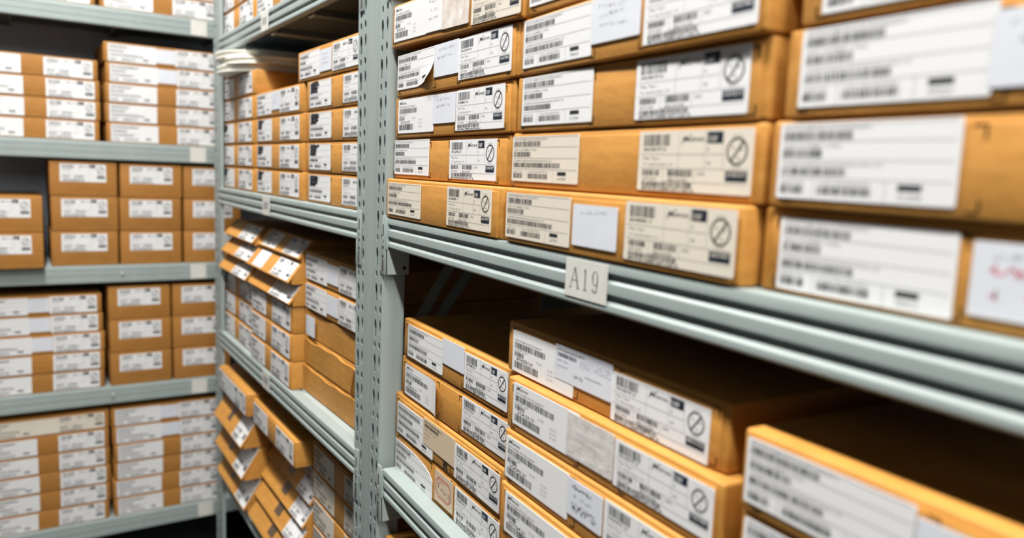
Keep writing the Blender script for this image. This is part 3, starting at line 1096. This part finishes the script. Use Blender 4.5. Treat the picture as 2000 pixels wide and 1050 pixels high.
for i in range(4):
    j = _rng.uniform(-.003, .003)
    spec = [(('x2', 'x1', 'x2', 'c2')[i], .018, .140, .006, .0545), (('m2', 'm3', 'm1', 'm2')[i], .208, .346, .006, .0545)]
    if i == 3:
        spec.insert(1, ('n1', .142, .206, .014, .0545))
    abox(FRAME_A, -.778 + j, .0152, Z2 + P * i, .370, H, spec, '%s box in the middle stack level with A19, beyond the upright' % ('topmost' if i == 3 else ORD[i]), G2)
for i in range(5):
    j = _rng.uniform(-.003, .003)
    spec = [(('x2', 'c3', 'x1', 'c1', 'c2')[i], .020, .142, .006, .0545), (('m1', 'm2', 'm3', 'm1', 'm2')[i], .196, .330, .006, .0545)]
    abox(FRAME_A, -1.147 + j, .0152, Z2 + P * i, .360, H, spec, '%s box in the far stack under the white reels' % ('topmost' if i == 4 else ORD[i]), G2)


def reel(x, y, z, txt, tilt=0):
    r = empty('component_reel', FRAME_A @ Matrix.Translation((x, y, z)) @ Matrix.Rotation(math.radians(tilt), 4, 'Y'), txt, 'reel', 'white plastic reels')

    def fl():
        mb = MB()
        mb.cyl((0, 0, .00175), .155, .0035, 'z', 72)
        return mb.mesh('flange', [REELMAT])

    def hub():
        mb = MB()
        mb.cyl((0, 0, .0085), .050, .0169, 'z', 32)
        return mb.mesh('hub', [REELMAT])
    mesh_obj('flange', cached('rf', fl), r)
    mesh_obj('hub', cached('rh', hub), r)
    mesh_obj('wound_tape', cached('rt', lambda: MB().cyl((0, 0, .0085), .149, .0096, 'z', 72).mesh('tape', [REELMAT])), r)
    mesh_obj('flange', cached('rf', fl), r, (0, 0, .0135))


ZR = Z2 + P * 5
reel(-.965, .120, ZR + .0002, 'lowest white plastic reel lying on the far box stack')
reel(-.935, .126, ZR + .0176, 'middle white plastic reel, pushed sideways on the far stack')
reel(-.970, .116, ZR + .0350, 'topmost white plastic reel on the far stack')

# ---- highest shelf
G1 = 'boxes on the highest shelf beyond the upright'
Z1 = 1.8364
for c, (x, nm) in enumerate(((-1.150, 'far'), (-.782, 'middle'), (-.410, 'near'))):
    for i in range(2):
        spec = [(('c1', 'c2', 'c3')[(c + i) % 3], .018, .148, .006, .0545), (('m1', 'm2', 'm3')[(c + i) % 3], .214, .346, .006, .0545)]
        abox(FRAME_A, x + _rng.uniform(-.003, .003), .0152, Z1 + P * i, .362, H, spec, '%s box of the %s stack on the highest shelf beyond the upright' % (('lower', 'upper')[i], nm), G1)

# ---- middle shelf
G3 = 'boxes on the middle shelf beyond the upright'
Z3 = 1.0129


def wavy_box(x, y, z, W, H_, txt, yaw, note=False, seed=1, crease=False):
    r = empty('cardboard_box', place(FRAME_A, x, y, z, yaw), txt, 'box', G3)
    mesh_obj('carton', carton_mesh(W, .36, H_), r)
    rr = random.Random(seed)
    ph, k = rr.uniform(0, 6), rr.uniform(22, 30)
    bm = bmesh.new()
    n = 40
    A, B, C_, D_ = [], [], [], []
    for i in range(n + 1):
        xx = .003 + (W - .006) * i / n
        top = H_ - .005 + .0022 * math.sin(k * xx + ph) + .0012 * math.sin(2.7 * k * xx)
        lift = .0030 + .0030 * (0.5 + .5 * math.sin(k * xx + ph + 1))
        A.append(bm.verts.new((xx, -.0016, .002)))
        B.append(bm.verts.new((xx, -lift, top)))
        C_.append(bm.verts.new((xx, -lift + .003, top + .0005)))
        D_.append(bm.verts.new((xx, .001, .002)))
    for i in range(n):
        bm.faces.new((A[i], A[i + 1], B[i + 1], B[i]))
        bm.faces.new((B[i], B[i + 1], C_[i + 1], C_[i]))
        bm.faces.new((C_[i], C_[i + 1], D_[i + 1], D_[i]))
    bmesh.ops.recalc_face_normals(bm, faces=bm.faces)
    me = bpy.data.meshes.new('wavy')
    bm.to_mesh(me)
    bm.free()
    me.materials.append(KRAFT2)
    mesh_obj('loose_flap', me, r)
    if crease:
        mb = MB()
        mb.prism([(.275, .002), (.277, .002), (.297, H_ - .008), (.295, H_ - .008)], 'y', -.0075, -.001)
        mesh_obj('flap_crease', mb.mesh('crease', [KRAFT2]), r)
    if note:
        mesh_obj('label', TPL['n0'], r, (.012, -.0068, .006), scale=(.8, 1, 1.05))


wavy_box(-.449, .034, Z3, .362, .0608, 'bottom plain brown box with a wavy flap beside the upright, middle shelf', 0.6, seed=3)
wavy_box(-.446, .034, Z3 + .0618, .362, .0608, 'second plain brown box with a creased wavy flap beside the upright, middle shelf', 0.6, seed=5, crease=True)
wavy_box(-.440, .036, Z3 + .1236, .362, .0600, 'plain brown box with one small white label beside the upright, middle shelf', 0.4, note=True, seed=8)
for i in range(2):
    spec = [('c%d' % (1 + i), .008, .138, .004, .0540), ('n0', .140, .205, .012, .0500), ('m%d' % (1 + i), .208, .338, .004, .0540)]
    abox(FRAME_A, -.437, .031, Z3 + .1846 + .0612 * i, .362, .0602, spec, '%s labelled box over the plain ones beside the upright, middle shelf' % ('lower', 'upper')[i], G3)
for c, (x, W, nm, y0) in enumerate(((-.800, .346, 'middle', .006), (-1.146, .336, 'far', .0152))):
    for i in range(3):
        spec = [('c%d' % (1 + (i + c) % 3), .012, .140, .005, .0560), ('m%d' % (1 + i), .196, W - .012, .005, .0560)]
        abox(FRAME_A, x + (.000, .001, .002)[i] * (1 - c), y0 + .001 * i, Z3 + .0618 * i, W - .012 * c, .0610, spec,
             '%s straight-fronted box in the %s stack on the middle shelf beyond the upright' % (ORD[i], nm), G3, D=.03 if False else .36)


def slope_box(x, y, z, W, H_, back, txt, group, spec, tip=0.006, yaw=0.0, patch=()):
    """carton whose tucked front slopes back from a low front edge; labels lie on the slope"""
    r = empty('cardboard_box', place(FRAME_A, x, y, z, yaw), txt, 'box', group)
    lip = 0.0095
    mb = MB()
    mb.prism([(.004, 0.0), (.36, 0.0), (.36, H_), (back, H_), (.004, lip)], 'x', 0, W)
    mesh_obj('carton', mb.mesh('slope', [KRAFT]), r)
    l = math.hypot(back, H_ - lip)
    ang = math.atan2(back, H_ - lip)
    fl = empty_part('sloped_flap', r, (0, 0.002, lip), -ang, W, l + tip, tip)
    for (k, x0, x1, z0, z1) in spec:
        w, h = (LW, LH) if k[0] != 'n' else (.068, LH * .8)
        mesh_obj('label' if k[0] != 'n' else 'paper_note', TPL[k], fl, (x0, -.0032, z0 * (l + tip) - tip), scale=((x1 - x0) / w, 1, (z1 - z0) * (l + tip - .0055) / h))
    for (x0, x1) in patch:
        mesh_obj('dark_tape', MB().box(x0, -.0034, .15 * l, x1, -.0026, .75 * l).mesh('tape', [DARKTAPE]), fl)
    return r


DARKTAPE = plain('brown_tape', (0.10, 0.065, 0.04), 0.4)


def empty_part(name, parent, loc, ang, W, l, tip):
    me = cached(('sf', round(W, 3), round(l, 3)), lambda: MB().box(0, -.0028, -tip, W, 0.0, l - tip - .0045, .0008, 1).mesh('flap', [KRAFT2]))
    return mesh_obj(name, me, parent, loc, (ang, 0, 0))


ZS = Z3 + .0618 * 3 + .0006
for i in range(3):
    nm = ('lowest', 'middle', 'highest')[i]
    slope_box(-.797 + (0, -.002, .004)[i], (.002, .000, .022)[i], ZS + .0462 * i, .352 - (0, .0, .010)[i], .0454, (.027, .028, .030)[i],
              '%s slant-fronted box in the middle stack on the middle shelf' % nm, G3,
              [([], [('n2', .045, .130, .06, .98), ('m1', .205, .340, .04, .98)], [('c2', .04, .15, .06, .98), ('m2', .215, .330, .04, .98)])[i], [('m3', .19, .345, .03, .98)]][0 if i else 1], tip=(.009, .008, .005)[i])
    slope_box(-1.110 + (0, .004, .008)[i], (-.002, .004, .012)[i], ZS + .0462 * i, .303, .0454, (.028, .030, .030)[i],
              '%s slant-fronted box in the far stack on the middle shelf' % nm, G3, [('m%d' % (1 + i), .150, .295, .03, .98)], tip=(.009, .008, .006)[i])

# ---- lowest shelf in view
G4 = 'boxes on the lowest visible shelf beyond the upright'
Z4 = 0.6014
for i in range(5):
    spec = [('k1', .014, .140, .005, .0560), ('km', .200, .332, .005, .0560)]
    abox(FRAME_A, -.420, .045, Z4 + .0612 * i, .362, .0604, spec, '%s box beside the upright on the lowest visible shelf' % ORD[i], G4)
for i in range(5):
    slope_box(-.780 + (.008, .005, .003, .001, 0)[i], -.004 + .017 * i, Z4 + .0486 * i, .345, .0478, .029, '%s slant-fronted box in the middle stack, lowest visible shelf' % ORD[i], G4,
              [('m%d' % (1 + i % 3), .245, .340, .03, .98)], tip=.009, patch=((.15, .19),))
for i in range(3):
    slope_box(-1.110 + (.0, .002, .001)[i], (-.010, -.016, -.018)[i], Z4 + .0845 * i, .318, .0836, .048, '%s slant-fronted box in the far stack, lowest visible shelf' % ORD[i], G4,
              [('m%d' % (1 + i % 3), .215, .312, .03, .98)], tip=.009, patch=((.12, .15),))
abox(FRAME_A, -.782, .008, Z4 + .2434, .354, .0600, [('c1', .010, .138, .005, .0550), ('m2', .212, .345, .005, .0550)], 'straight-fronted box on the slanted ones, middle stack, lowest visible shelf', G4)
abox(FRAME_A, -1.106, -.008, Z4 + .2540, .322, .0600, [('c1', .006, .122, .004, .0555), ('n0', .121, .195, .004, .0555), ('m2', .194, .316, .004, .0555)], 'box nearly covered in white labels on the slanted far stack, lowest visible shelf', G4)
o_ = mesh_obj('cardboard_box', MB().box(0, 0, 0, .30, .30, .26, .004, 2).mesh('carton', [MAROON]))
o_.matrix_world = place(FRAME_A, -.95, .06, .1905)
tag(o_, 'dark red box in shadow below the lowest visible shelf', 'box')

# ------------------------------------------------------------------ boxes on the back rack
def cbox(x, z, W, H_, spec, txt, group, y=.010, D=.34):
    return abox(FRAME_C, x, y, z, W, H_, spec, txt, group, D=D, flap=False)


PC = .0622
SHN = ('top', 'second', 'third', 'fourth', 'fifth')
gC = ['boxes on the %s shelf of the back rack' % s for s in SHN]
tA = ('c1', 'c2', 'c3')
tM = ('m1', 'm2', 'm3')


def std_spec(i, note=False, cream=False, x1=.150):
    if cream:
        return [('k1', .012, x1, .005, .0555), ('kn', x1, .205, .005, .0555), ('km', .205, .338, .005, .0555)]
    s = [(tA[i % 3], .012, x1, .0035, .0570), (tM[i % 3], .208, .338, .0035, .0570)]
    if note:
        s.insert(1, ('n0', x1, .207, .010, .0540))
    return s


def stack_c(lv, x, n, base, who, notes=(), cream=(), W=.352, jit=.004, y=.010):
    for i in range(n):
        cbox(x + _rng.uniform(-jit, jit), LEV_C[lv] + .0005 + PC * i, W, .0612, std_spec(i + base, i in notes, i in cream),
             '%s flat box in the %s stack, %s shelf of the back rack' % (('topmost' if i == n - 1 else ORD[i] if i < 5 else 'sixth'), who, SHN[lv]), gC[lv], y=y + _rng.uniform(0, .003))


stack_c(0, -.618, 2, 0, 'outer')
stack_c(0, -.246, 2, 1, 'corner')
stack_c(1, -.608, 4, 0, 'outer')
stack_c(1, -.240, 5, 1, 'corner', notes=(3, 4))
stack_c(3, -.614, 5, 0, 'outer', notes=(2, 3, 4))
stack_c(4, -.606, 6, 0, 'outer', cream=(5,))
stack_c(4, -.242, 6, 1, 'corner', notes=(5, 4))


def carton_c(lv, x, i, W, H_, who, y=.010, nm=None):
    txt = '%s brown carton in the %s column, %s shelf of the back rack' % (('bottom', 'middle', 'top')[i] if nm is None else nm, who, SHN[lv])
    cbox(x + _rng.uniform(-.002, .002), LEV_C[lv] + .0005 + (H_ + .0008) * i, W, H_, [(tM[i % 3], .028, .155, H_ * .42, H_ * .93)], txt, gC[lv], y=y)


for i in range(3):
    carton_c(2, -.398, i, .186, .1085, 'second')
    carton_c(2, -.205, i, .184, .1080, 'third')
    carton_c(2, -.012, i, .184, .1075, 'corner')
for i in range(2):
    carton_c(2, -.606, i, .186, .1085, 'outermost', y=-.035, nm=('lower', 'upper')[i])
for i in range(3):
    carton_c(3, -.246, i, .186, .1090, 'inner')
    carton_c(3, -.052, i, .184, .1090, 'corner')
